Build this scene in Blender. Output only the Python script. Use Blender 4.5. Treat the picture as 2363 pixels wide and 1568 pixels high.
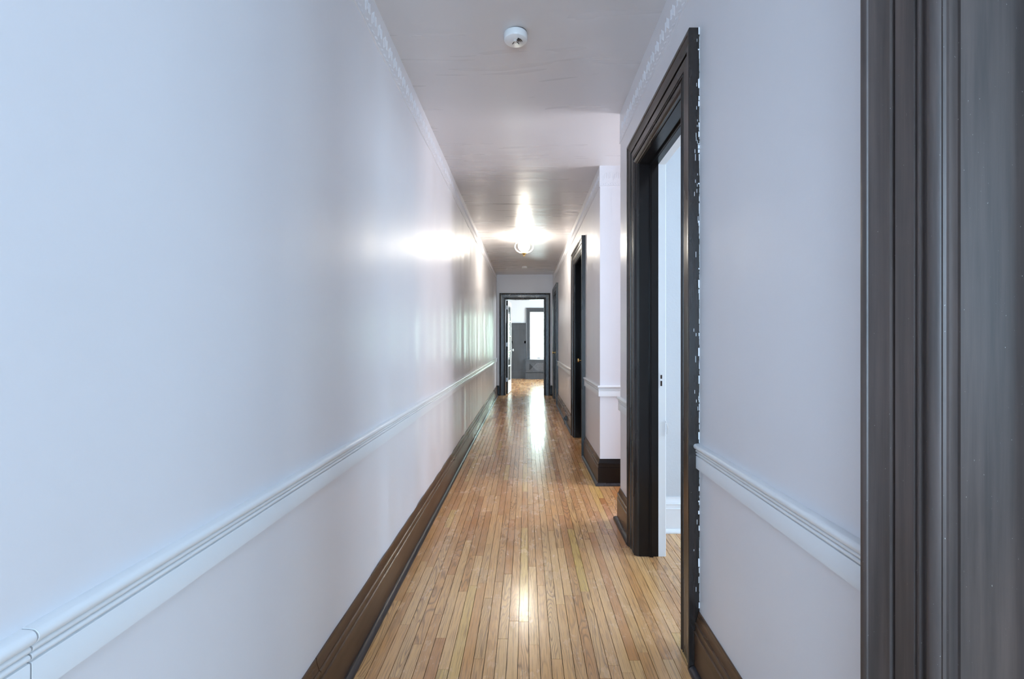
import bpy, math, random
from mathutils import Vector, Matrix
R = random.Random(7)
for o in list(bpy.data.objects): bpy.data.objects.remove(o)
S = bpy.context.scene
COL = S.collection

# ------------------------------------------------------------------ camera
H = 1.25
cd = bpy.data.cameras.new('camera'); cam = bpy.data.objects.new('camera', cd); COL.objects.link(cam)
cam.location = (0, 0, H); cam.rotation_euler = (math.pi/2, 0, 0)
cd.sensor_width = 36; cd.lens = 17.0; cd.shift_x = -33/2363; cd.shift_y = 3/2363
cd.clip_start = 0.02; cd.clip_end = 200
S.camera = cam
# ------------------------------------------------------------------ world, exposure
w = bpy.data.worlds.new('sky'); S.world = w; w.use_nodes = True
bg = w.node_tree.nodes['Background']; bg.inputs[0].default_value = (0.80, 0.95, 1.0, 1); bg.inputs[1].default_value = 9.0
S.view_settings.view_transform = 'Standard'; S.view_settings.look = 'None'
S.view_settings.exposure = 0.68; S.view_settings.gamma = 1; S.view_settings.use_curve_mapping = False

def area(name, loc, to, sx, sy, power, col):
    l = bpy.data.lights.new(name, 'AREA'); l.shape = 'RECTANGLE'; l.size = sx; l.size_y = sy
    l.energy = power; l.color = col
    o = bpy.data.objects.new(name, l); COL.objects.link(o); o.location = loc
    d = Vector(to) - Vector(loc); o.rotation_euler = d.to_track_quat('-Z', 'Y').to_euler()
    return o
BLUE = (0.53, 0.77, 1.0)
area('fill_back_hall', (0, -3.12, 1.55), (0, 0, 1.5), 1.2, 2.2, 88, BLUE)  # fill light added behind the camera, sized like a window
area('daylight_side_room', (3.60, -0.55, 1.55), (0, -0.3, 1.4), 1.7, 1.9, 49, BLUE)
area('daylight_first_room', (3.60, 1.95, 1.55), (0, 2.1, 1.5), 1.2, 1.9, 46, (0.58, 0.79, 1.0))
area('daylight_passage', (2.95, 3.78, 1.6), (0, 3.78, 1.3), 0.7, 1.9, 42, (0.90, 0.92, 1.0))
area('fill_end_room_right', (3.30, 13.6, 1.6), (0, 13.6, 1.2), 2.4, 1.8, 190, (0.78, 0.92, 1.0))  # unseen side light added to brighten the end room
area('fill_end_room_left', (-2.55, 13.6, 1.6), (0, 13.8, 1.2), 2.0, 1.6, 50, (0.78, 0.92, 1.0))  # unseen side light added opposite the right-hand one

# ------------------------------------------------------------------ materials
def mat(name):
    m = bpy.data.materials.new(name); m.use_nodes = True
    return m, m.node_tree, m.node_tree.nodes['Principled BSDF']
def nd(t, typ, **kw):
    n = t.nodes.new(typ)
    for k, v in kw.items():
        if k in n.bl_rna.properties: setattr(n, k, v)
        else: n.inputs[k].default_value = v
    return n
def coords(t, scale=(1, 1, 1)):
    g = nd(t, 'ShaderNodeNewGeometry'); mp = nd(t, 'ShaderNodeMapping'); mp.inputs['Scale'].default_value = scale
    t.links.new(g.outputs['Position'], mp.inputs['Vector']); return mp.outputs[0]
def ramp(t, src, stops):
    r = nd(t, 'ShaderNodeValToRGB'); e = r.color_ramp.elements
    while len(e) < len(stops): e.new(0.5)
    for i, (p, c) in enumerate(stops):
        e[i].position = p; e[i].color = (c, c, c, 1) if isinstance(c, (int, float)) else (*c, 1)
    t.links.new(src, r.inputs[0]); return r.outputs[0]
def noise(t, vec, scale, detail=3, rough=.55, dist=0):
    n = nd(t, 'ShaderNodeTexNoise'); n.inputs['Scale'].default_value = scale; n.inputs['Detail'].default_value = detail
    n.inputs['Roughness'].default_value = rough; n.inputs['Distortion'].default_value = dist
    t.links.new(vec, n.inputs['Vector']); return n.outputs[0]
def mixc(t, f, a, b, mode='MIX'):
    m = nd(t, 'ShaderNodeMix', data_type='RGBA', blend_type=mode)
    for s, i in ((f, 0), (a, 6), (b, 7)):
        if isinstance(s, (int, float)): m.inputs[i].default_value = s
        elif isinstance(s, tuple): m.inputs[i].default_value = (*s, 1)
        else: t.links.new(s, m.inputs[i])
    return m.outputs[2]
def bump(t, p, h, strength, dist, prev=None):
    b = nd(t, 'ShaderNodeBump'); b.inputs['Strength'].default_value = strength; b.inputs['Distance'].default_value = dist
    t.links.new(h, b.inputs['Height'])
    if prev: t.links.new(prev, b.inputs['Normal'])
    t.links.new(b.outputs[0], p.inputs['Normal']); return b.outputs[0]

def paint(name, col, rough, wav=0.0, stretch=(1, 1, 1), orange=0.6, vary=1):
    m, t, p = mat(name)
    n0 = noise(t, coords(t), 1.3, 4)
    c = mixc(t, ramp(t, n0, [(.3, 0), (.7, 1)]), tuple(x*(1-.03*vary) for x in col), col)
    t.links.new(c, p.inputs['Base Color'])
    p.inputs['Roughness'].default_value = rough
    r = ramp(t, noise(t, coords(t, stretch), 3, 2), [(.3, rough*.8), (.7, rough*1.25)])
    if vary: t.links.new(r, p.inputs['Roughness'])
    b = bump(t, p, noise(t, coords(t), 70, 3), orange, .0012)
    if wav:
        b = bump(t, p, noise(t, coords(t, stretch), 1.0, 2), wav, .03, b)
    return m
M = {}
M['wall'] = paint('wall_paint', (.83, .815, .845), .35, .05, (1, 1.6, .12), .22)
M['ceil'] = paint('ceiling_paint', (.74, .715, .72), .31, .13, (.35, 4.0, 1), .12)
M['white'] = paint('white_trim_paint', (.84, .85, .87), .28, 0, orange=.06, vary=0)
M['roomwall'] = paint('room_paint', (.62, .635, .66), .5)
M['plastic'] = paint('white_plastic', (.82, .82, .82), .35, 0, orange=.02)

def darkwood(name, base, worn, rough, axis, chips=.0, streak=.5):
    m, t, p = mat(name)
    sc = {'z': (30, 30, 1.2), 'y': (30, 1.2, 30), 'x': (1.2, 30, 30)}[axis]
    g = noise(t, coords(t, sc), 1.6, 5, .65)
    big = noise(t, coords(t, tuple(s*.06+.3 for s in sc)), 3.0, 3)
    c = mixc(t, ramp(t, g, [(.35, 0), (.75, streak)]), base, worn)
    c = mixc(t, ramp(t, big, [(.45, 0), (.75, .45)]), c, tuple(x*.6 for x in base))
    if chips:
        ch = ramp(t, noise(t, coords(t, (1, 1, .5)), 330, 2), [(.78-chips*.1, 0), (.82-chips*.1, 1)])
        c = mixc(t, ch, c, (.5, .48, .45))
    t.links.new(c, p.inputs['Base Color'])
    t.links.new(ramp(t, big, [(.3, rough*.75), (.7, rough*1.35)]), p.inputs['Roughness'])
    p.inputs['Specular IOR Level'].default_value = .3 if 'black' in name else .55
    bump(t, p, g, .15, .001)
    return m
M['dark_v'] = darkwood('dark_stained_wood', (.012, .0095, .009), (.045, .030, .024), .27, 'z', .03)
M['dark_glare'] = darkwood('worn_dark_wood_painted_glare', (.060, .049, .047), (.19, .14, .125), .42, 'z', .3, .5)  # scuffed dark wood; grey glare of reflected daylight is painted into its lighter base
M['dark_h'] = darkwood('dark_stained_wood_along_hall', (.016, .012, .010), (.05, .032, .024), .27, 'y', .05)
M['dark_x'] = darkwood('dark_stained_wood_across', (.026, .018, .014), (.07, .045, .035), .30, 'x', .1)
M['jamb'] = darkwood('near_black_wood', (.006, .0045, .0045), (.016, .011, .010), .2, 'z', .15)
M['base'] = darkwood('brown_stained_baseboard', (.075, .036, .018), (.15, .075, .038), .30, 'y', 0)
M['shoe'] = darkwood('charcoal_shoe_moulding', (.020, .017, .020), (.07, .06, .065), .28, 'y', .1)
M['slate'] = darkwood('slate_green_painted_wood', (.040, .044, .050), (.075, .078, .085), .38, 'z', 0)

def simple(name, col, rough=.4, metal=0.0, emit=None, es=0):
    m, t, p = mat(name)
    n0 = noise(t, coords(t), 40, 2)
    t.links.new(mixc(t, n0, tuple(x*.9 for x in col), col), p.inputs['Base Color'])
    p.inputs['Roughness'].default_value = rough; p.inputs['Metallic'].default_value = metal
    if emit: p.inputs['Emission Color'].default_value = (*emit, 1); p.inputs['Emission Strength'].default_value = es
    return m
M['brass'] = simple('brass', (.78, .55, .22), .25, 1)
M['black'] = simple('black_plastic', (.012, .012, .012), .35)
M['hole'] = simple('dark_recess', (.03, .012, .006), .7)
M['sub'] = simple('dark_gap', (.035, .022, .014), .8)
M['opal'] = simple('lit_opal_glass', (.9, .9, .9), .3, 0, (1.0, .93, .80), 70)
M['steel'] = simple('grey_metal', (.35, .35, .36), .35, 1)
M['leaf'] = simple('leaf', (.35, .5, .28), .6)
M['bark'] = simple('bark', (.25, .2, .16), .8)
M['crystal'] = simple('glass_knob', (.85, .88, .9), .08)

def thin_glass(name, tint=(.95, 1, .98), spec=1.0, edge=.35):
    m, t, p = mat(name); t.nodes.remove(p)
    out = t.nodes['Material Output']
    lw = nd(t, 'ShaderNodeLayerWeight'); lw.inputs[0].default_value = edge
    tr = nd(t, 'ShaderNodeBsdfTransparent'); tr.inputs[0].default_value = (*tint, 1)
    gl = nd(t, 'ShaderNodeBsdfGlossy'); gl.inputs['Roughness'].default_value = .03
    mx = nd(t, 'ShaderNodeMixShader')
    t.links.new(lw.outputs['Fresnel'], mx.inputs[0]); t.links.new(tr.outputs[0], mx.inputs[1]); t.links.new(gl.outputs[0], mx.inputs[2])
    t.links.new(mx.outputs[0], out.inputs[0]); return m
M['glass'] = thin_glass('window_glass', edge=.08)
def globe_glass():
    m, t, p = mat('globe_glass_white_rim'); t.nodes.remove(p); out = t.nodes['Material Output']
    lw = nd(t, 'ShaderNodeLayerWeight'); lw.inputs[0].default_value = .5
    f = ramp(t, lw.outputs['Facing'], [(.0, .0), (.50, .0), (.64, .07), (1, .14)])  # whitens the rim, standing in for light refracted at the glass edge
    tr = nd(t, 'ShaderNodeBsdfTransparent'); tl = nd(t, 'ShaderNodeBsdfTranslucent'); tl.inputs[0].default_value = (.9, .9, .92, 1)
    mx = nd(t, 'ShaderNodeMixShader'); t.links.new(f, mx.inputs[0]); t.links.new(tr.outputs[0], mx.inputs[1]); t.links.new(tl.outputs[0], mx.inputs[2])
    t.links.new(mx.outputs[0], out.inputs[0]); return m
M['globe'] = globe_glass()

def oak():
    m, t, p = mat('oak_strip_flooring')
    at = nd(t, 'ShaderNodeAttribute'); at.attribute_name = 'tone'
    sep = nd(t, 'ShaderNodeSeparateColor'); t.links.new(at.outputs['Color'], sep.inputs[0])
    tone, off, kind = sep.outputs[0], sep.outputs[1], sep.outputs[2]
    g = nd(t, 'ShaderNodeNewGeometry')
    cmb = nd(t, 'ShaderNodeCombineXYZ')
    mu = nd(t, 'ShaderNodeMath', operation='MULTIPLY'); mu.inputs[1].default_value = 37.0
    t.links.new(off, mu.inputs[0]); t.links.new(mu.outputs[0], cmb.inputs[1]); t.links.new(mu.outputs[0], cmb.inputs[2])
    add = nd(t, 'ShaderNodeVectorMath', operation='ADD'); t.links.new(g.outputs['Position'], add.inputs[0]); t.links.new(cmb.outputs[0], add.inputs[1])
    def mp(sc):
        x = nd(t, 'ShaderNodeMapping'); x.inputs['Scale'].default_value = sc; t.links.new(add.outputs[0], x.inputs[0]); return x.outputs[0]
    # cathedral grain: contour rings of a stretched noise field
    f = noise(t, mp((11, .9, 1)), 1.0, 2, .5, .3)
    mr = nd(t, 'ShaderNodeMath', operation='MULTIPLY'); mr.inputs[1].default_value = 26; t.links.new(f, mr.inputs[0])
    fr = nd(t, 'ShaderNodeMath', operation='FRACT'); t.links.new(mr.outputs[0], fr.inputs[0])
    rings = ramp(t, fr.outputs[0], [(.0, 1), (.25, .15), (.75, 0), (1, 1)])
    fine = noise(t, mp((260, 6, 1)), 1.0, 3, .6)
    pores = ramp(t, fine, [(.50, 0), (.66, 1)])
    c = ramp(t, tone, [(0, (.58, .24, .08)), (.15, (.70, .34, .125)), (.5, (.78, .415, .165)), (.93, (.83, .48, .205)), (1, (.80, .50, .15))])
    c = mixc(t, .42, c, c)
    mm = nd(t, 'ShaderNodeMath', operation='MULTIPLY'); t.links.new(rings, mm.inputs[0]); t.links.new(kind, mm.inputs[1])
    c = mixc(t, mm.outputs[0], c, (.27, .13, .06))
    m2 = nd(t, 'ShaderNodeMath', operation='MULTIPLY'); t.links.new(pores, m2.inputs[0]); m2.inputs[1].default_value = .62
    c = mixc(t, m2.outputs[0], c, (.30, .15, .07))
    # worn, cloudy patches of old varnish
    wv = nd(t, 'ShaderNodeMapping'); wv.inputs['Scale'].default_value = (2.2, .9, 1); t.links.new(g.outputs['Position'], wv.inputs[0])
    wear = noise(t, wv.outputs[0], 2.4, 8, .72)
    c = mixc(t, ramp(t, wear, [(.40, 0), (.75, .30)]), c, (.80, .56, .38))
    t.links.new(c, p.inputs['Base Color'])
    t.links.new(ramp(t, wear, [(.3, .17), (.55, .26), (.75, .40)]), p.inputs['Roughness'])
    p.inputs['Coat Weight'].default_value = .35; p.inputs['Coat Roughness'].default_value = .15
    b = bump(t, p, pores, .12, .0008)
    wb = nd(t, 'ShaderNodeMapping'); wb.inputs['Scale'].default_value = (8, 5, 1); t.links.new(g.outputs['Position'], wb.inputs[0])
    bump(t, p, noise(t, wb.outputs[0], 1.5, 2), .12, .01, b)
    return m
M['oak'] = oak()

# ------------------------------------------------------------------ mesh helpers
def tag(o, label=None, cat=None, group=None, kind=None):
    if label: o['label'] = label
    if cat: o['category'] = cat
    if group: o['group'] = group
    if kind: o['kind'] = kind
    return o
def empty(name, loc=(0, 0, 0), parent=None):
    o = bpy.data.objects.new(name, None); COL.objects.link(o); o.location = loc; o.empty_display_size = .05
    if parent: o.parent = parent
    return o
class MB:
    def __init__(s): s.v = []; s.f = []
    def add(s, vs, fs):
        n = len(s.v); s.v += [tuple(v) for v in vs]; s.f += [tuple(i+n for i in f) for f in fs]; return s
    def box(s, x0, x1, y0, y1, z0, z1):
        if x0 > x1: x0, x1 = x1, x0
        if y0 > y1: y0, y1 = y1, y0
        if z0 > z1: z0, z1 = z1, z0
        vs = [(x, y, z) for z in (z0, z1) for y in (y0, y1) for x in (x0, x1)]
        return s.add(vs, [(0, 2, 3, 1), (4, 5, 7, 6), (0, 1, 5, 4), (2, 6, 7, 3), (0, 4, 6, 2), (1, 3, 7, 5)])
    def lathe(s, prof, c=(0, 0, 0), n=40, axis='z'):
        vs = []; fs = []
        for r, z in prof:
            for i in range(n):
                a = 2*math.pi*i/n; q = (r*math.cos(a), r*math.sin(a), z)
                if axis == 'x': q = (q[2], q[0], q[1])
                if axis == 'y': q = (q[0], q[2], q[1])
                vs.append((c[0]+q[0], c[1]+q[1], c[2]+q[2]))
        for j in range(len(prof)-1):
            for i in range(n):
                a, b = j*n+i, j*n+(i+1) % n
                fs.append((a, b, b+n, a+n))
        return s.add(vs, fs)
    def sweep(s, prof, org, O, U, T, t0, t1, k0=(0, 0), k1=(0, 0)):
        O, U, T, org = Vector(O), Vector(U), Vector(T), Vector(org); n = len(prof)
        vs = [org+O*o+U*u+T*(t0+k0[0]*o+k0[1]*u) for o, u in prof] + [org+O*o+U*u+T*(t1+k1[0]*o+k1[1]*u) for o, u in prof]
        fs = [(i, (i+1) % n, (i+1) % n+n, i+n) for i in range(n)] + [tuple(range(n-1, -1, -1)), tuple(range(n, 2*n))]
        return s.add(vs, fs)
    def build(s, name, m, parent=None, smooth=None, xf=None, loc=None):
        me = bpy.data.meshes.new(name); me.from_pydata(s.v, [], s.f); me.update()
        import bmesh
        bm = bmesh.new(); bm.from_mesh(me); bmesh.ops.recalc_face_normals(bm, faces=bm.faces); bm.to_mesh(me); bm.free()
        if smooth is not None:
            for p in me.polygons: p.use_smooth = True
            me.set_sharp_from_angle(angle=math.radians(smooth))
        me.materials.append(m)
        o = bpy.data.objects.new(name, me); COL.objects.link(o)
        if loc: me.transform(Matrix.Translation(-Vector(loc))); o.location = loc
        if xf is not None: o.matrix_world = xf
        if parent: o.parent = parent
        return o
def bx(name, b, m, parent=None): return MB().box(*b).build(name, m, parent)
def arc(cx, cy, r, a0, a1, n=6):
    return [(cx+r*math.cos(math.radians(a0+(a1-a0)*i/n)), cy+r*math.sin(math.radians(a0+(a1-a0)*i/n))) for i in range(n+1)]

CASING = [(0, 0), (.013, 0), (.0145, .003), (.018, .005), (.018, .008)] + [(.018+.009*math.sin(math.pi*(i+.8)/10), .009+.025*i/9) for i in range(10)] + \
    [(.019, .036), (.019, .038), (.026, .039), (.0265, .041), (.026, .043), (.022, .044), (.022, .050), (.0255, .051), (.0255, .091),
     (.015, .092), (.015, .098), (.029, .099)] + [(.029+.0065*(i/6)**2, .101+.036*i/6) for i in range(7)] + [(.0365, .140), (.039, .141), (.0405, .144), (.0405, .153), (.039, .157), (0, .157)]
BASE = [(0, 0), (.020, 0), (.020, .150), (.0225, .151), (.0225, .155), (.017, .157), (.017, .178), (.0195, .180), (.0195, .186), (.014, .188), (.014, .192)] + \
    [(.014-.008*math.sin(math.radians(9*i)), .192+.030*i/10) for i in range(11)] + [(.006, .227), (0, .227)]
SHOE = [(.018, 0), (.042, 0)] + arc(.020, 0, .024, 0, 82, 7)[1:] + [(.018, .024)]
RAIL = [(-.004, 0), (.0135, 0), (.0135, .046), (.0125, .0475), (.0085, .048), (.0085, .0495)] + arc(.0095, .0545, .0048, -85, 85, 6) + [(.0085, .0595), (.0085, .0608)] + \
    arc(.0105, .0658, .0048, -85, 85, 6) + [(.0085, .0708), (.0085, .0722)] + arc(.0125, .0825, .0105, -75, 70, 9) + [(.006, .0935), (-.004, .0935)]

X_, Y_, Z_ = Vector((1, 0, 0)), Vector((0, 1, 0)), Vector((0, 0, 1))
XL = -.680; XR = .654; CE = 2.768
RZ = H-.388-.0935      # chair rail bottom

# ------------------------------------------------------------------ floor
FL = bx('floor', (-2.7, 3.7, -3.2, 16.1, -.10, -.012), M['sub']); tag(FL, 'floor of narrow varnished oak strips running down the hall', 'floor', kind='structure')
BW = .0435
def px(x, y):                     # board joints seen in the photograph, as floor points
    d = 1116*H/(y-787); return ((x-1214.5)*d/1116, d)
seen = [px(*p) for p in [(990, 1243), (981, 1296), (993, 1309), (1135, 1257), (1123, 1181), (1135, 1094), (1245, 1352), (1228, 1308), (1290, 1190),
        (1318, 1310), (1345, 1366), (1375, 1181), (1107, 1521), (1280, 1522), (1412, 1537), (912, 1564), (1290, 1265), (1340, 1265), (1480, 1285), (1410, 1222), (1265, 1190), (1310, 1375)]]
stuff_v = []; stuff_f = []; stuff_c = []
def board_color():
    return (R.random()**1.0, R.random(), R.choice([0, .15, .3, .5, .8]), 1)
def add_board(x0, x1, y0, y1, dz):
    g = .0011; single = (x1 > -.70 and x0 < 1.0 and y1 > 1.75 and y0 < 4.7)
    if single and x0 > .654 and y0 > 3.16: single = False
    if single and x0 > .654 and (y1 < 1.9): single = False
    b = MB().box(x0+g, x1-g, y0+g*.6, y1-g*.6, -.012, dz); c = board_color()
    if single:
        o = b.build('board', M['oak'], FL)
        a = o.data.color_attributes.new('tone', 'FLOAT_COLOR', 'CORNER')
        for d in a.data: d.color = c
    else:
        n = len(stuff_v); stuff_v.extend(b.v); stuff_f.extend([tuple(i+n for i in f) for f in b.f]); stuff_c.extend([c]*24)
nb = 0
x = -.6855
while x < 3.62:
    js = sorted([s[1] for s in seen if x <= s[0] < x+BW])
    y = -3.1-R.random()*.5; cuts = [y]
    while y < 11.14:
        y += R.choice([.35, .5, .62, .8, .95, 1.15, 1.4])*(.85+.3*R.random())
        if all(abs(y-j) > .28 for j in js): cuts.append(y)
    cuts = sorted(cuts+js)
    for a, b_ in zip(cuts, cuts[1:]):
        add_board(x, x+BW, max(a, -3.15), min(b_, 11.14), R.choice([0, 0, -.0003, .0002, -.0005]))
    x += BW
x = -2.6
while x < 3.3:
    y = 11.14
    while y < 16:
        y2 = min(16, y+.4+R.random()*.9); add_board(x, x+BW, y, y2, 0); y = y2
    x += BW
me = bpy.data.meshes.new('board_field'); me.from_pydata(stuff_v, [], stuff_f); me.update()
a = me.color_attributes.new('tone', 'FLOAT_COLOR', 'CORNER')
for i, d in enumerate(a.data): d.color = stuff_c[i]
me.materials.append(M['oak']); bf = bpy.data.objects.new('board_field', me); COL.objects.link(bf); bf.parent = FL; tag(bf, kind='stuff')

# ------------------------------------------------------------------ ceiling
def ss(a, b, x): x = max(0, min(1, (x-a)/(b-a))); return x*x*(3-2*x)
def cz(x, y):
    near = 1-ss(3.40, 4.15, y)
    return CE+.062*ss(-.35, .60, x)*near + .0012*math.sin(y*5.1+.7*math.sin(x*3))+.0004*math.sin(y*11.3+x*2)
vs = []; fs = []
xs = [XL-.05+i*(3.75-XL+.05)/60 for i in range(61)]; ys = [-3.2+i*(14.27)/260 for i in range(261)]
for y in ys:
    for x in xs: vs.append((x, y, cz(x, y)))
W_ = len(xs); n0 = len(vs)
vs += [(v[0], v[1], 3.02) for v in vs]
for j in range(len(ys)-1):
    for i in range(W_-1):
        q = j*W_+i; fs.append((q, q+W_, q+W_+1, q+1)); fs.append((n0+q, n0+q+1, n0+q+W_+1, n0+q+W_))
cb = MB().add(vs, fs)
cl = cb.build('ceiling', M['ceil'], smooth=40); tag(cl, 'glossy off-white plaster ceiling of the hall', 'ceiling', kind='structure')

# ------------------------------------------------------------------ walls
def st(o, label, cat='wall'): return tag(o, label, cat, kind='structure')
vs = []; fs = []; yy = [-3.2+i*.03 for i in range(479)]; zz = [-.02, .3, .8, 1.4, 2.0, 2.5, 2.98]
for y in yy:
    for z in zz:
        d = .0013*math.sin(y*7.3+.4*z)+.0013*math.sin(y*13.1+1.0)+.0010*math.sin(y*21.7+.5*z)
        d *= ss(1.2, 3.2, y)*1.15+.15
        vs.append((XL+d, y, z))
nz = len(zz); n0 = len(vs); vs += [(XL-.15, v[1], v[2]) for v in vs]
for j in range(len(yy)-1):
    for i in range(nz-1):
        q = j*nz+i; fs.append((q, q+1, q+nz+1, q+nz)); fs.append((n0+q, n0+q+nz, n0+q+nz+1, n0+q+1))
for j in range(len(yy)-1):
    q = j*nz; fs.append((q, q+nz, n0+q+nz, n0+q)); q += nz-1; fs.append((q, n0+q, n0+q+nz, q+nz))
st(MB().add(vs, fs).build('wall_left', M['wall'], smooth=50), 'long left wall of the hall in glossy bluish white paint')

D0 = (-.15, .728, 2.272); D1 = (1.988, 2.80, 2.272)     # jamb faces and head heights on the near right wall
jt = .018
b = MB(); WX = .79
def wallseg(b, y0, y1, z0=-.012, z1=2.98): b.box(XR, WX, y0, y1, z0, z1)
wallseg(b, -3.2, D0[0]-jt); wallseg(b, D0[0]-jt, D0[1]+jt, D0[2]+jt); wallseg(b, D0[1]+jt, D1[0]-jt)
wallseg(b, D1[0]-jt, D1[1]+jt, D1[2]+jt); wallseg(b, D1[1]+jt, 3.36)
st(b.build('wall_right', M['wall']), 'near right wall pierced by two dark framed doorways')
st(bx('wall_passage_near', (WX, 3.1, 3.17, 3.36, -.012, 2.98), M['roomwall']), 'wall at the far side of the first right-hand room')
XF = .638; PY = 4.19; EY = 11.07
ang = math.atan2(XF-.608, EY-PY)
T2 = Vector((-math.sin(ang), math.cos(ang), 0)); O2 = Vector((-math.cos(ang), -math.sin(ang), 0)); P2 = Vector((XF, PY, 0))
D2 = (5.352, 6.23, 2.223); D3 = (9.50, 10.40, 2.215)
b = MB(); XF2 = Matrix.Translation(P2) @ Matrix.Rotation(ang, 4, 'Z')
def seg2(y0, y1, z0=-.012, z1=2.98): b.box(0, .14, y0-PY, y1-PY, z0, z1)
seg2(PY, D2[0]-jt); seg2(D2[0]-jt, D2[1]+jt, D2[2]+jt); seg2(D2[1]+jt, D3[0]-jt); seg2(D3[0]-jt, D3[1]+jt, D3[2]+jt); seg2(D3[1]+jt, EY+.01)
st(b.build('wall_right_far', M['wall'], xf=XF2), 'right wall beyond the side passage with two dark door frames')
st(bx('wall_passage_far', (XF+.10, 3.1, PY, PY+.14, -.012, 2.98), M['wall']), 'wall of the side passage facing the camera')
st(bx('wall_passage_end', (3.0, 3.1, 3.2, 4.3, -.012, 2.98), M['wall']), 'end wall of the side passage')
E0, E1, EZ = -.471, .403, 2.195
b = MB(); b.box(XL-.15, E0-jt, EY, EY+.14, -.012, 2.98); b.box(E0-jt, E1+jt, EY, EY+.14, EZ+jt, 2.98); b.box(E1+jt, .80, EY, EY+.14, -.012, 2.98)
st(b.build('wall_end', M['wall']), 'end wall of the hall around the last doorway')
# side rooms, behind and beyond
st(bx('wall_back', (-.83, .79, -3.32, -3.2, -.012, 2.98), M['wall']), 'wall at the back of the hall behind the camera')
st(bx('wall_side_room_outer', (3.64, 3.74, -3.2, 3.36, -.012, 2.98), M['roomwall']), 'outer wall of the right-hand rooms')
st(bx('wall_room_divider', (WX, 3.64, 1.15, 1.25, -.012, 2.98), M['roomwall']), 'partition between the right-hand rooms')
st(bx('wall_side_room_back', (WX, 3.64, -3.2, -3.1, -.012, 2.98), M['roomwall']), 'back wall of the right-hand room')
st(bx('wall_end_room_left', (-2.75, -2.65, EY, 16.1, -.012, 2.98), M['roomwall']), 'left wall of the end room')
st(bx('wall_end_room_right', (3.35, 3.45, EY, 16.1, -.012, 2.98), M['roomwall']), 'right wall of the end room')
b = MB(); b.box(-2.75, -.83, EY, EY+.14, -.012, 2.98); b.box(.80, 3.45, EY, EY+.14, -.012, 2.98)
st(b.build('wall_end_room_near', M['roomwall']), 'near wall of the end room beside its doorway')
st(bx('ceiling_end_room', (-2.75, 3.45, EY+.0, 16.1, 2.80, 2.98), M['roomwall']), 'white ceiling of the end room', 'ceiling')
RY = 15.97; WN = (.12, .98, .64, 2.204)
b = MB(); b.box(-2.75, WN[0], RY, RY+.15, -.012, 2.98); b.box(WN[1], 3.45, RY, RY+.15, -.012, 2.98)
b.box(WN[0], WN[1], RY, RY+.15, -.012, WN[2]); b.box(WN[0], WN[1], RY, RY+.15, WN[3], 2.98)
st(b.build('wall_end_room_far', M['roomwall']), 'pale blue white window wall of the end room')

# ------------------------------------------------------------------ baseboards, chair rails, frieze
def frame(org, O, T): return dict(org=Vector(org), O=Vector(O), T=Vector(T))
FLt = frame((XL, 0, 0), X_, Y_); FR = frame((XR, 0, 0), -X_, Y_); FR2 = frame(P2-T2*PY, O2, T2)
FP = frame((0, PY, 0), -Y_, X_); FE = frame((0, EY, 0), -Y_, X_)
def run(name, prof, fr, t0, t1, m, parent=None, z=0, k0=(0, 0), k1=(0, 0), sm=35):
    return MB().sweep(prof, fr['org']+Z_*z, fr['O'], Z_, fr['T'], t0, t1, k0, k1).build(name, m, parent, smooth=sm)
def baseboard(name, label, fr, parts, mb=None, ms=None):
    root = empty(name, fr['org']+fr['T']*parts[0][0]); st(root, label, 'baseboard')
    inv = Matrix.Translation(-root.location)
    for (t0, t1, k0, k1) in parts:
        for nm, pf, m_ in (('base_panel', BASE, mb or M['base']), ('shoe_moulding', SHOE, ms or M['shoe'])):
            o = run(nm, pf, fr, t0, t1, m_, None, 0, k0, k1); o.data.transform(inv); o.parent = root
    return root
mt = (1, 0); mtn = (-1, 0)
baseboard('baseboard_left', 'dark brown moulded baseboard along the left wall', FLt, [(-3.2, 1.553, (0, 0), (0, 0)), (1.557, EY, (0, 0), mtn)])
baseboard('baseboard_right', 'brown baseboard on the right wall between the foreground casing and the open doorway', FR, [(.892, 1.823, (0, 0), (0, 0))])
baseboard('baseboard_right_stub', 'short brown baseboard between the open doorway and the side passage', FR, [(2.964, 3.36, (0, 0), mt)])
baseboard('baseboard_right_middle', 'brown baseboard from the passage corner to the second doorway', FR2, [(PY, 5.187, mtn, (0, 0))])
baseboard('baseboard_right_far', 'brown baseboard with a black socket between the last two right-hand doors', FR2, [(6.395, 9.336, (0, 0), (0, 0))])
baseboard('baseboard_passage', 'near-black baseboard facing the camera in the side passage', FP, [(XF, 3.0, mtn, (0, 0))], M['jamb'], M['shoe'])
baseboard('baseboard_end', 'black baseboard stub left of the end doorway', FE, [(XL, E0-.147, mt, (0, 0))], M['jamb'], M['jamb'])
baseboard('baseboard_end_right', 'black baseboard stub right of the end doorway', FE, [(E1+.147, .609, (0, 0), (0, 0))], M['jamb'], M['jamb'])
FA = frame((0, 3.17, 0), -Y_, X_)
baseboard('baseboard_first_room', 'white moulded baseboard seen through the open doorway', FA, [(WX, 3.0, (0, 0), (0, 0))], M['white'], M['white'])

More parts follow.
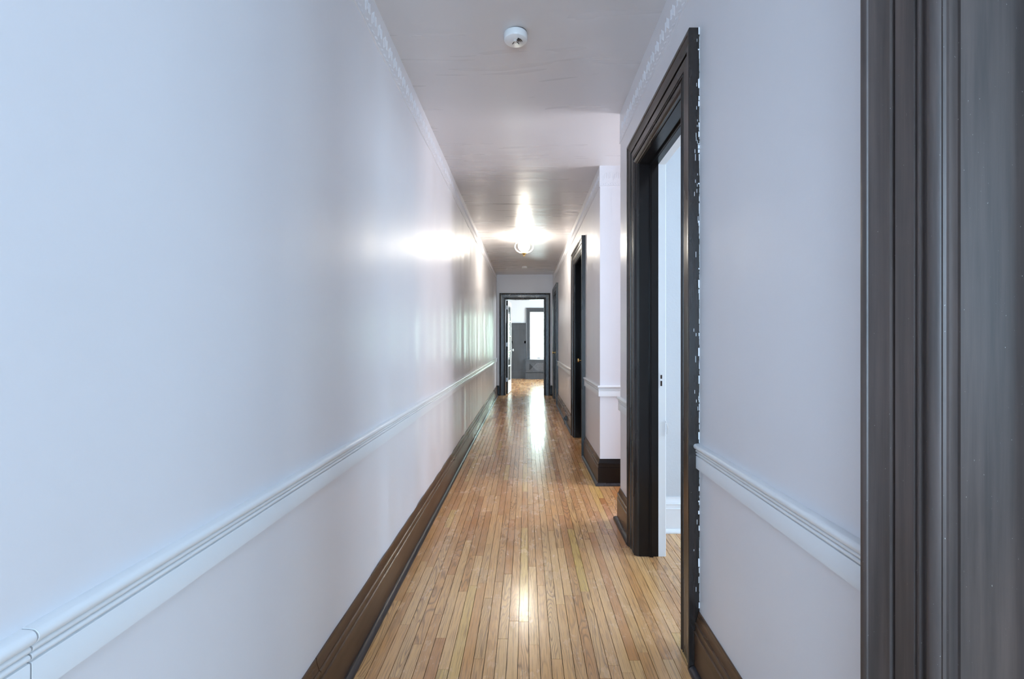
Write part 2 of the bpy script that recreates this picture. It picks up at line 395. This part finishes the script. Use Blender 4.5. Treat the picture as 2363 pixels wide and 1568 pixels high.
def rail(name, label, fr, parts):
    root = empty(name, fr['org']+fr['T']*parts[0][0]+Z_*RZ); st(root, label, 'chair rail'); inv = Matrix.Translation(-root.location)
    for (t0, t1, k0, k1) in parts:
        o = run('rail_length', RAIL, fr, t0, t1, M['white'], None, RZ, k0, k1); o.data.transform(inv); o.parent = root
rail('trim_1', 'long white chair rail along the left wall', FLt, [(-3.2, .6495, (0, 0), (0, 0)), (.6525, EY-.03, (0, 0), (0, 0))])
rail('trim_2', 'white chair rail right of the open doorway', FR, [(.888, 1.828, (0, 0), (0, 0))])
rail('trim_3', 'short white chair rail left of the open doorway', FR, [(2.962, 3.36, (0, 0), mt)])
rail('trim_4', 'white chair rail from the passage corner to the second doorway', FR2, [(PY, 5.19, mtn, (0, 0))])
rail('trim_5', 'white chair rail between the last two right-hand doors', FR2, [(6.392, 9.338, (0, 0), (0, 0))])
rail('trim_6', 'white chair rail facing the camera in the side passage', FP, [(XF, 3.0, mtn, (0, 0))])

def frieze(name, label, fr, t0, t1, zb, k0=(0, 0), k1=(0, 0), pat=True):
    root = empty(name, fr['org']+fr['T']*t0+Z_*zb); st(root, label, 'frieze'); inv = Matrix.Translation(-root.location)
    bead = [(-.01, 0), (.003, 0), (.0065, .002), (.0065, .005), (.0035, .007), (.0035, .36), (-.01, .36)]
    o = run('frieze_band', bead, fr, t0, t1, M['wall'], None, zb, k0, k1); o.data.transform(inv); o.parent = root
    if not pat: return
    b = MB(); rr = random.Random(3); t = t0+.03; i = 0
    O, T, org = fr['O'], fr['T'], fr['org']
    while t < t1-.02:
        ph = i % 6; lo = .055+.012*ph*(1 if ph < 3 else .4); hi = lo+.045
        if ph != 5:
            b.sweep([(.001, 0), (.0038, .001), (.0038, .003), (.001, .004)], org+Z_*(zb+lo), O, T, Z_, 0, hi-lo+rr.random()*.01, (0, 0), (0, 0)) if False else \
            b.add([org+O*oo+T*(t+tt)+Z_*(zb+z) for z in (lo, hi) for oo, tt in ((.003, 0), (.0050, .0015), (.0050, .0035), (.003, .005))],
                  [(0, 1, 5, 4), (1, 2, 6, 5), (2, 3, 7, 6), (0, 3, 2, 1), (4, 5, 6, 7)])
        lo2 = .018+.006*(i % 3)
        b.add([org+O*oo+T*(t+tt)+Z_*(zb+z) for z in (lo2, lo2+.008) for oo, tt in ((.003, 0), (.0048, .003), (.0048, .008), (.003, .011))],
              [(0, 1, 5, 4), (1, 2, 6, 5), (2, 3, 7, 6), (0, 3, 2, 1), (4, 5, 6, 7)])
        t += .0145; i += 1
    o = b.build('embossed_pattern', M['wall']); o.data.transform(inv); o.parent = root; tag(o, kind='stuff')
frieze('trim_7', 'painted-over embossed frieze under the ceiling on the left wall', FLt, 0, EY, 2.588)
frieze('trim_8', 'painted-over embossed frieze above the open doorway', FR, 0, 3.36, 2.62, k1=mt)
frieze('trim_9', 'embossed frieze under the ceiling on the far right wall', FR2, PY, EY, 2.585, k0=mtn)
frieze('trim_10', 'embossed frieze facing the camera in the side passage', FP, XF, 3.0, 2.585, k0=mtn)

# ------------------------------------------------------------------ doorways
def casing(root, fr, t0, t1, zi, sc, m, nm='casing', side=1):
    # casing around opening t0..t1 on the plane of frame fr
    P = [(o, a*sc) for o, a in CASING]; r = .005; O, T, org = fr['O'], fr['T'], fr['org']; inv = Matrix.Translation(-root.location)
    out = []
    out.append(MB().sweep(P, org+T*(t0-r), O, -T, Z_, 0, zi+r, (0, 0), (0, 1)))
    out.append(MB().sweep(P, org+T*(t1+r), O, T, Z_, 0, zi+r, (0, 0), (0, 1)))
    h = MB().sweep(P, org+Z_*(zi+r), O, Z_, T, t0-r, t1+r, (0, -1), (0, 1))
    for b, n in ((out[0], nm+'_leg'), (out[1], nm+'_leg'), (h, nm+'_head')):
        o = b.build(n, m if n.endswith('leg') else (M['dark_h'] if m is M['dark_v'] else m), smooth=30); o.data.transform(inv); o.parent = root
def jamb(root, fr, t0, t1, zi, d0, d1, m, nm='jamb', stop=None):
    # lining boards from depth d0 to d1 behind the wall face
    O, T, org = fr['O'], fr['T'], fr['org']; inv = Matrix.Translation(-root.location)
    def bxf(a0, a1, ta, tb, z0, z1, n):
        vs = [org-O*a+T*t+Z_*z for z in (z0, z1) for t in (ta, tb) for a in (a0, a1)]
        o = MB().add(vs, [(0, 2, 3, 1), (4, 5, 7, 6), (0, 1, 5, 4), (2, 6, 7, 3), (0, 4, 6, 2), (1, 3, 7, 5)]).build(n, m); o.data.transform(inv); o.parent = root; return o
    bxf(d0, d1, t0-jt, t0, 0, zi, nm+'_side'); bxf(d0, d1, t1, t1+jt, 0, zi, nm+'_side'); bxf(d0, d1, t0-jt, t1+jt, zi, zi+jt, nm+'_head')
    if stop:
        s0, s1 = stop
        pf = [(s0, 0), (s0, .010), (s0+.003, .012), (s0+.006, .0095), (s0+.009, .0095), (s0+.012, .013), (s1, .013), (s1, 0)]
        for (o_, U, tt) in ((org+T*t1, -T, 0), (org+T*t0, T, 0)):
            o = MB().sweep(pf, o_, -O, U, Z_, 0, zi).build('door_stop', m, smooth=30); o.data.transform(inv); o.parent = root
        o = MB().sweep(pf, org+Z_*zi, -O, -Z_, T, t0, t1).build('door_stop', m, smooth=30); o.data.transform(inv); o.parent = root
def doorway(name, label, fr, d, sc=1, m=None, depth=.136, stop=(.058, .079), jm=None):
    root = empty(name, fr['org']+fr['T']*((d[0]+d[1])/2)); tag(root, label, 'doorway', kind='structure')
    casing(root, fr, d[0], d[1], d[2], sc, m or M['dark_v'])
    jamb(root, fr, d[0], d[1], d[2], 0, depth, jm or M['jamb'], stop=stop)
    return root
r0 = doorway('door_1', 'large dark stained door frame in the right foreground', FR, D0, stop=(.098, .118), m=M['dark_glare'], jm=M['dark_glare'])
r1 = doorway('door_2', 'open dark framed doorway into the white room on the right', FR, D1, depth=.111)
inv1 = Matrix.Translation(-r1.location)
jamb(r1, FR, D1[0], D1[1], D1[2], .111, .136, M['white'], nm='white_jamb')
FRi = frame((WX, 0, 0), X_, Y_)
WC = [(0, 0), (.016, 0), (.020, .006), (.020, .10), (.026, .104), (.026, .12), (0, .12)]
for b, n in ((MB().sweep(WC, FRi['org']+Y_*(D1[0]), X_, -Y_, Z_, 0, D1[2], (0, 0), (0, 1)), 'inner_casing_leg'),
             (MB().sweep(WC, FRi['org']+Y_*(D1[1]), X_, Y_, Z_, 0, D1[2], (0, 0), (0, 1)), 'inner_casing_leg'),
             (MB().sweep(WC, FRi['org']+Z_*D1[2], X_, Z_, Y_, D1[0], D1[1], (0, -1), (0, 1)), 'inner_casing_head')):
    o = b.build(n, M['white']); o.data.transform(inv1); o.parent = r1
# strike plate in the white jamb
sp = bx('strike_plate', (.771, .789, D1[1]-.0015, D1[1], .975, 1.065), M['white']); sp.data.transform(inv1); sp.parent = r1
for z0, z1 in ((1.030, 1.052), (.988, 1.018)):
    h = bx('strike_hole', (.776, .786, D1[1]-.0025, D1[1]-.001, z0, z1), M['hole']); h.data.transform(inv1); h.parent = sp
hk = MB()
for i in range(10):
    a0 = math.pi*(i/9)*1.1; hk.box(.806+.008*math.sin(a0), .812+.008*math.sin(a0), D1[1]-.012, D1[1]-.006, .70+.0085*i, .7095+.0085*i)
o = hk.build('coat_hook', M['white']); o.data.transform(inv1); o.parent = r1
# ragged white paint line where the wall paint meets the casing edge
def smear(root, y, xf, z1, seed, mir=1):
    b = MB(); rr = random.Random(seed); z = .24
    while z < z1:
        h = .004+rr.random()*.028; wd = .0008+.0055*rr.random()**3
        if rr.random() < .85: b.box(xf-wd, xf+.0003, y-.0012, y, z, z+h)
        if rr.random() < .25:
            q = rr.random()*.018; b.box(xf-.004-q, xf-.0025-q, y-.0008, y, z, z+.006+rr.random()*.02)
        z += h*(.8+.6*rr.random())
    o = b.build('paint_smear', M['white']); o.data.transform(Matrix.Translation(-root.location)); o.parent = root; tag(o, 'ragged white paint overlap', kind='stuff')
smear(r1, 1.8262, XR, 2.43, 5)
r2 = doorway('door_3', 'second dark door frame on the right, beyond the side passage', FR2, D2, stop=(.105, .12))
r3 = doorway('door_4', 'last dark door frame on the right, with a brass-knobbed closed door', FR2, D3, stop=(.05, .07))
r4 = doorway('door_5', 'dark framed doorway at the end of the hall', FE, (E0, E1, EZ), sc=.9, stop=None, jm=M['dark_v'])
casing(r4, frame((0, EY+.14, 0), Y_, X_), E0, E1, EZ, .9, M['dark_v'], 'inner_casing')

def panel_leaf(root, fr, t0, t1, z1, dep, m, knob_t, knobmat, label):
    O, T, org = fr['O'], fr['T'], fr['org']; inv = Matrix.Translation(-root.location)
    leaf = empty('door_leaf', (0, 0, 0), root); leaf['label'] = label
    def q(n, ta, tb, za, zb, a, th, par=leaf, mm=m):
        vs = [org-O*aa+T*t+Z_*z for z in (za, zb) for t in (ta, tb) for aa in (a, a+th)]
        o = MB().add(vs, [(0, 2, 3, 1), (4, 5, 7, 6), (0, 1, 5, 4), (2, 6, 7, 3), (0, 4, 6, 2), (1, 3, 7, 5)]).build(n, mm); o.data.transform(inv); o.parent = par; return o
    z0 = .01; t0 += .003; t1 -= .003; z1 -= .004
    q('stile', t0, t0+.12, z0, z1, dep, .04); q('stile', t1-.12, t1, z0, z1, dep, .04)
    for a_, b_ in ((z0, .24), (.86, 1.02), (z1-.13, z1)): q('door_rail', t0+.12, t1-.12, a_, b_, dep, .04)
    for a_, b_ in ((.24, .86), (1.02, z1-.13)): q('door_panel', t0+.12, t1-.12, a_, b_, dep+.012, .018)
    kp = org-O*dep+T*knob_t+Z_*1.0
    k = MB().lathe([(0, 0), (.026, 0), (.026, .004), (.010, .008), (.009, .03), (.022, .036), (.027, .048), (.022, .058), (0, .062)], n=20)
    o = k.build('door_knob', knobmat, smooth=50); rot = O.to_track_quat('Z', 'Y').to_matrix().to_4x4()
    o.data.transform(Matrix.Translation(kp) @ rot); o.data.transform(inv); o.parent = leaf; o['label'] = 'brass knob'
panel_leaf(r2, FR2, D2[0], D2[1], D2[2], .085, M['dark_v'], D2[1]-.06, M['brass'], 'closed dark panelled door')
panel_leaf(r3, FR2, D3[0], D3[1], D3[2], .004, M['dark_v'], D3[1]-.07, M['brass'], 'closed dark panelled door')

# french door swung into the end room (part of the end doorway)
hinge = Vector((E0+.004, EY+.16, 0)); fang = math.radians(86.2)
fd = empty('french_door_leaf', hinge-r4.location, r4); fd.rotation_euler = (0, 0, fang); fd['label'] = 'white glazed door leaf with five panes, swung open'
def fbox(n, x0, x1, y0, y1, z0, z1, m, par=fd): o = bx(n, (x0, x1, y0, y1, z0, z1), m, par); return o
th = .040; FW = .83     # local x: along the leaf, local y 0 .. -th  (hall side at -th)
y0, y1 = -th, 0
fbox('hinge_stile', .004, .115, y0, y1, .012, 2.185, M['white']); fbox('lock_stile', FW-.10, FW, y0, y1, .012, 2.185, M['white'])
fbox('dark_edge', 0, .004, y0, y1, .012, 2.185, M['jamb'])
fbox('top_rail', .115, FW-.10, y0, y1, 2.08, 2.185, M['white']); fbox('bottom_rail', .115, FW-.10, y0, y1, .012, .29, M['white'])
zz5 = [.29+i*(2.08-.29)/5 for i in range(6)]
for i in range(5):
    fbox('pane', .115, FW-.10, -.023, -.018, zz5[i]+.011, zz5[i+1]-.011, M['glass'])
    if i: fbox('muntin', .115, FW-.10, y0, y1, zz5[i]-.011, zz5[i]+.011, M['white'])
for z in (.30, 1.12, 1.98): fbox('hinge', -.006, .0, -.034, .008, z, z+.09, M['steel'])
k = MB().lathe([(0, 0), (.024, 0), (.024, -.004), (.009, -.007), (.009, -.028), (.024, -.034), (.031, -.048), (.026, -.062), (0, -.066)], c=(FW-.05, -th, 1.02), n=18, axis='y').build('glass_knob', M['crystal'], fd, smooth=40)

# ------------------------------------------------------------------ end room joinery
wc = empty('trim_11', (-1.3, RY, 0)); st(wc, 'tall dark panelled wainscot on the end room wall left of the window', 'wainscot')
def wb(n, x0, x1, d0, d1, z0, z1, m=M['slate']):
    o = bx(n, (x0, x1, RY-d1, RY-d0, z0, z1), m); o.data.transform(Matrix.Translation(-wc.location)); o.parent = wc
xs_ = [-2.645, -2.28, -1.70, -1.12, -.54, -.068]
wb('backing', -2.64, -.016, 0, .006, 0, 1.80)
wb('cap', -2.645, -.016, 0, .050, 1.815, 1.84); wb('cap_moulding', -2.645, -.016, 0, .034, 1.77, 1.815)
wb('top_rail', -2.645, -.016, 0, .022, 1.615, 1.77); wb('middle_rail', -2.645, -.016, 0, .022, 1.165, 1.245); wb('bottom_rail', -2.645, -.016, 0, .022, .20, .285)
wb('plinth', -2.645, -.030, 0, .034, .02, .20); wb('plinth_moulding', -2.645, -.030, 0, .045, 0, .022); wb('plinth_moulding', -2.645, -.030, 0, .042, .20, .225)
for i, xx in enumerate(xs_):
    wb('stile', xx, xx+.052 if i == len(xs_)-1 else xx+.09, 0, .022, .285, 1.615)
for a_, b_ in zip(xs_, xs_[1:]):
    wb('panel', a_+.105, b_-.015, .006, .012, 1.26, 1.60); wb('panel', a_+.105, b_-.015, .006, .012, .30, 1.15)
# window
win = empty('window_1', ((WN[0]+WN[1])/2, RY, WN[2])); st(win, 'bright casement window with white sash in a dark casing', 'window')
iw = Matrix.Translation(-win.location)
def wn(n, b, m, par=win): o = bx(n, b, m); o.data.transform(iw); o.parent = par; return o
FW_ = frame((0, RY, 0), -Y_, X_)
P = [(o, a*.85) for o, a in CASING]
for b, n in ((MB().sweep(P, Vector((WN[0], RY, 0)), -Y_, -X_, Z_, WN[2], WN[3], (0, 0), (0, 1)), 'casing_leg'), (MB().sweep(P, Vector((WN[1], RY, 0)), -Y_, X_, Z_, WN[2], WN[3], (0, 0), (0, 1)), 'casing_leg'),
             (MB().sweep(P, Vector((0, RY, WN[3])), -Y_, Z_, X_, WN[0], WN[1], (0, -1), (0, 1)), 'casing_head')):
    o = b.build(n, M['slate'], smooth=30); o.data.transform(iw); o.parent = win
x0, x1, z0, z1 = WN
for n, b in (('frame_side', (x0, x0+.025, RY+.01, RY+.12, z0, z1)), ('frame_side', (x1-.025, x1, RY+.01, RY+.12, z0, z1)), ('frame_head', (x0+.025, x1-.025, RY+.01, RY+.12, z1-.025, z1)), ('frame_sill', (x0+.025, x1-.025, RY+.01, RY+.12, z0, z0+.02)),
             ('sash_side', (x0+.025, x0+.063, RY+.04, RY+.08, z0+.02, z1-.025)), ('sash_side', (x1-.063, x1-.025, RY+.04, RY+.08, z0+.02, z1-.025)), ('sash_rail', (x0+.063, x1-.063, RY+.04, RY+.08, z1-.067, z1-.025)), ('sash_rail', (x0+.063, x1-.063, RY+.04, RY+.08, z0+.02, z0+.062))):
    wn(n, b, M['white'])
wn('pane', (x0+.063, x1-.063, RY+.058, RY+.062, z0+.062, z1-.067), M['glass'])
cr = wn('crank_handle', (.36, .46, RY+.015, RY+.035, .665, .685), M['steel'])
wn('crank_arm', (.40, .415, RY-.01, RY+.02, .675, .70), M['steel'], win)
# radiator cover
rc = empty('radiator_cover', (.52, RY-.14, 0)); tag(rc, 'dark painted radiator cover with a lattice grille under the bright window', 'radiator cover')
ir = Matrix.Translation(-rc.location)
def rb(n, b, m=M['slate'], par=rc): o = bx(n, b, m); o.data.transform(ir); o.parent = par; return o
c0, c1, cy = -.020, 1.07, RY-.24
rb('top_board', (c0-.03, c1+.03, cy-.025, RY-.042, .612, .638))
rb('top_moulding', (c0-.015, c1+.015, cy-.012, RY-.05, .585, .612))
rb('side_board', (c0, c0+.02, cy, RY-.05, 0, .585)); rb('side_board', (c1-.02, c1, cy, RY-.05, 0, .585))
rb('front_stile', (c0+.02, c0+.12, cy, cy+.02, .22, .585)); rb('front_stile', (c1-.12, c1-.02, cy, cy+.02, .22, .585))
rb('front_rail', (c0+.12, c1-.12, cy, cy+.02, .53, .585)); rb('front_rail', (c0+.12, c1-.12, cy, cy+.02, .22, .275))
rb('plinth', (c0-.012, c1+.012, cy-.015, cy, .0, .185)); rb('plinth_moulding', (c0-.018, c1+.018, cy-.022, cy, .185, .205)); rb('inner_back', (c0+.02, c1-.02, cy+.06, cy+.07, .2, .58), M['black'])
g = MB(); t = c0+.12
while t < c1-.12-.255:
    for sgn in (0, 1):
        a0, a1 = (t, t+.255) if sgn else (t+.255, t); 
        g.add([(a0-.002, cy+.008+.002*sgn, .275), (a0+.002, cy+.008+.002*sgn, .275), (a1+.002, cy+.008+.002*sgn, .53), (a1-.002, cy+.008+.002*sgn, .53),
               (a0-.002, cy+.010+.002*sgn, .275), (a0+.002, cy+.010+.002*sgn, .275), (a1+.002, cy+.010+.002*sgn, .53), (a1-.002, cy+.010+.002*sgn, .53)],
              [(0, 1, 2, 3), (7, 6, 5, 4), (0, 3, 7, 4), (1, 5, 6, 2), (0, 4, 5, 1), (3, 2, 6, 7)])
    t += .024
o = g.build('lattice_grille', M['steel']); o.data.transform(ir); o.parent = rc; tag(o, 'grey metal lattice', kind='stuff')

# ------------------------------------------------------------------ ceiling lamp
LX, LY = -.032, 7.02; LZ = cz(LX, LY)
lamp = empty('ceiling_lamp', (LX, LY, LZ)); tag(lamp, 'lit ceiling lamp with clear outer globe, opal inner shade and brass finial', 'lamp')
MB().lathe([(0, .004), (.062, .004), (.065, -.006), (.058, -.022), (.030, -.034), (0, -.034)], n=32).build('canopy', M['white'], lamp, smooth=40)
gp = []
for i in range(25):
    a_ = math.radians(68-158*i/24); gp.append((.138*math.cos(a_) if i < 24 else .012, -.150+.098*math.sin(a_)))
gi = [(max(r-.004, .003), z*1.0+(.0 if z > -.15 else .003)) for r, z in reversed(gp)]
MB().lathe(gp, n=48).build('clear_globe', M['globe'], lamp, smooth=60)
MB().lathe([(.060, -.030), (.052, -.045), (.054, -.060), (.050, -.036)], n=32).build('gallery', M['white'], lamp, smooth=60)
MB().lathe([(.0, -.080), (.070, -.086), (.086, -.092), (.082, -.100), (.076, -.108), (.086, -.135), (.086, -.155), (.074, -.185), (.045, -.212), (.024, -.226), (0, -.228)], n=40).build('opal_shade', M['opal'], lamp, smooth=60)
MB().lathe([(0, -.228), (.030, -.230), (.036, -.240), (.034, -.252), (.022, -.262), (.012, -.270), (.013, -.278), (.007, -.290), (0, -.294)], n=28).build('finial', M['brass'], lamp, smooth=40)

# ------------------------------------------------------------------ smoke detectors
def detector(loc, label, near):
    d = empty('smoke_detector', loc); tag(d, label, 'smoke detector')
    r = .060 if near else .054
    MB().lathe([(0, .006), (r*.93, .006), (r*.93, -.005), (0, -.005)], n=40).build('mounting_plate', M['steel'] if near else M['plastic'], d, smooth=30)
    MB().lathe([(0, -.004), (r*.97, -.004), (r, -.008), (r*.975, -.030), (r*.95, -.0345), (r*.91, -.0370), (0, -.0385)], n=56).build('cover', M['plastic'], d, smooth=50)
    if near:
        MB().lathe([(0, -.0392), (.008, -.0392), (.0085, -.0425), (.006, -.0435), (0, -.0435)], c=(-.002, -.008, 0), n=20).build('test_button', M['plastic'], d, smooth=40)
        for k, rr in enumerate((.017, .0245, .032)):     # curved sounder slots
            b = MB(); n = 8; w_ = .0013
            for i in range(n):
                a0, a1 = [math.radians(8+62*q/n) for q in (i, i+1)]
                pts = [(rr-w_, a0), (rr+w_, a0), (rr+w_, a1), (rr-w_, a1)]
                b.add([(p_*math.cos(q_), .004-p_*math.sin(q_), z_) for z_ in (-.0412, -.0385) for p_, q_ in pts], [(0, 1, 2, 3), (7, 6, 5, 4), (0, 4, 5, 1), (1, 5, 6, 2), (2, 6, 7, 3), (3, 7, 4, 0)])
            b.build('sounder_slot', M['black'], d)
        for sx in (-1, 1):
            b = MB()
            for i in range(6):
                u = i/6; b.box(sx*(.006+.012*u)-.0012, sx*(.006+.012*u)+.0012, -.001+.022*u, -.001+.022*(u+1/6), -.0412, -.0385)
            b.build('vent_slot', M['black'], d)
detector((-.053, 2.41, cz(-.053, 2.41)), 'round white smoke detector on the ceiling near the camera', True)
detector((-.035, 9.87, cz(-.035, 9.87)), 'small round white smoke detector on the ceiling behind the lamp', False)

# ------------------------------------------------------------------ black socket on the far right baseboard
so = P2+T2*(7.22-PY)+O2*.0205
sk = empty('wall_socket', so+Z_*.075); tag(sk, 'small black socket with a stub of cable on the far right baseboard', 'socket')
sk.rotation_euler = (0, 0, ang)
bx('socket_box', (-.028, 0, -.032, .032, -.010, .052), M['black'], sk)
bx('plug', (-.046, -.028, -.014, .014, .008, .036), M['black'], sk)
b = MB()
for i in range(8):
    u = i/7; b.box(-.040-.004*math.sin(u*6), -.034-.004*math.sin(u*6), -.003+.010*math.sin(u*5), .003+.010*math.sin(u*5), .010-.072*(u+.15), .010-.072*u+.002)
b.build('cable', M['black'], sk)

# ------------------------------------------------------------------ trees outside the end window
def tree(x, y, seed, label):
    rr = random.Random(seed)
    t = empty('tree', (x, y, -3)); tag(t, label, 'tree')
    MB().lathe([(.16, 0), (.12, 2.5), (.07, 5), (.02, 7)], n=10).build('trunk', M['bark'], t, smooth=50)
    b = MB()
    for i in range(2600):
        a_ = rr.random()*6.283; z = 2.6+rr.random()*5.0; r = rr.random()**.5*1.9*math.sin(math.pi*min(1, max(.08, (z-2.2)/5.8)))
        c = Vector((r*math.cos(a_), r*math.sin(a_), z)); u = Vector((rr.uniform(-1, 1), rr.uniform(-1, 1), rr.uniform(-1, 1))).normalized()*.09
        v = u.cross(Vector((rr.uniform(-1, 1), rr.uniform(-1, 1), rr.uniform(-1, 1)))).normalized()*.05
        b.add([c-u, c-v, c+u, c+v], [(0, 1, 2, 3)])
    o = b.build('foliage', M['leaf'], t); tag(o, kind='stuff')
tree(-.6, 27, 4, 'pale leafy tree outside the end window, left')
tree(3.0, 30, 9, 'pale leafy tree outside the end window, right')

# ------------------------------------------------------------------ unseen window frames added around the area lights
def light_window(name, c, ax, wd, ht, label):
    root = empty(name, c); st(root, label, 'window')
    def q(n, u0, u1, z0, z1, d0=-.03, d1=.04):
        b = (u0, u1, d0, d1, z0, z1) if ax == 'x' else (d0, d1, u0, u1, z0, z1)
        bx(n, b, M['white'], root)
    a, h = wd/2, ht/2
    q('frame_side', -a-.08, -a, -h-.08, h+.08); q('frame_side', a, a+.08, -h-.08, h+.08); q('frame_head', -a, a, h, h+.08); q('frame_sill', -a, a, -h-.08, -h)
    q('sash_bar', -a, a, -.02, .02, -.015, .015) if ax == 'x' else q('sash_bar', -a, a, -.02, .02, -.045, -.025)
light_window('fill_frame_back', (0, -3.13, 1.55), 'x', 1.2, 2.2, 'tall white frame around the added fill light at the back end of the hall')  # made-up frame dressing the fill light
light_window('window_3', (3.60, -.55, 1.55), 'y', 1.7, 1.9, 'white window of the right-hand room beside the camera')
light_window('window_4', (3.60, 1.95, 1.55), 'y', 1.2, 1.9, 'white window of the room behind the open doorway')
light_window('window_5', (2.96, 3.78, 1.6), 'y', .7, 1.9, 'narrow white window at the end of the side passage')
light_window('fill_frame_right', (3.31, 13.6, 1.6), 'y', 2.4, 1.8, 'wide white frame around the added light at the right wall of the end room')  # this frame and the next dress the added end room lights
light_window('fill_frame_left', (-2.57, 13.6, 1.6), 'y', 2.0, 1.6, 'white frame around the unseen side light at the left wall of the end room')
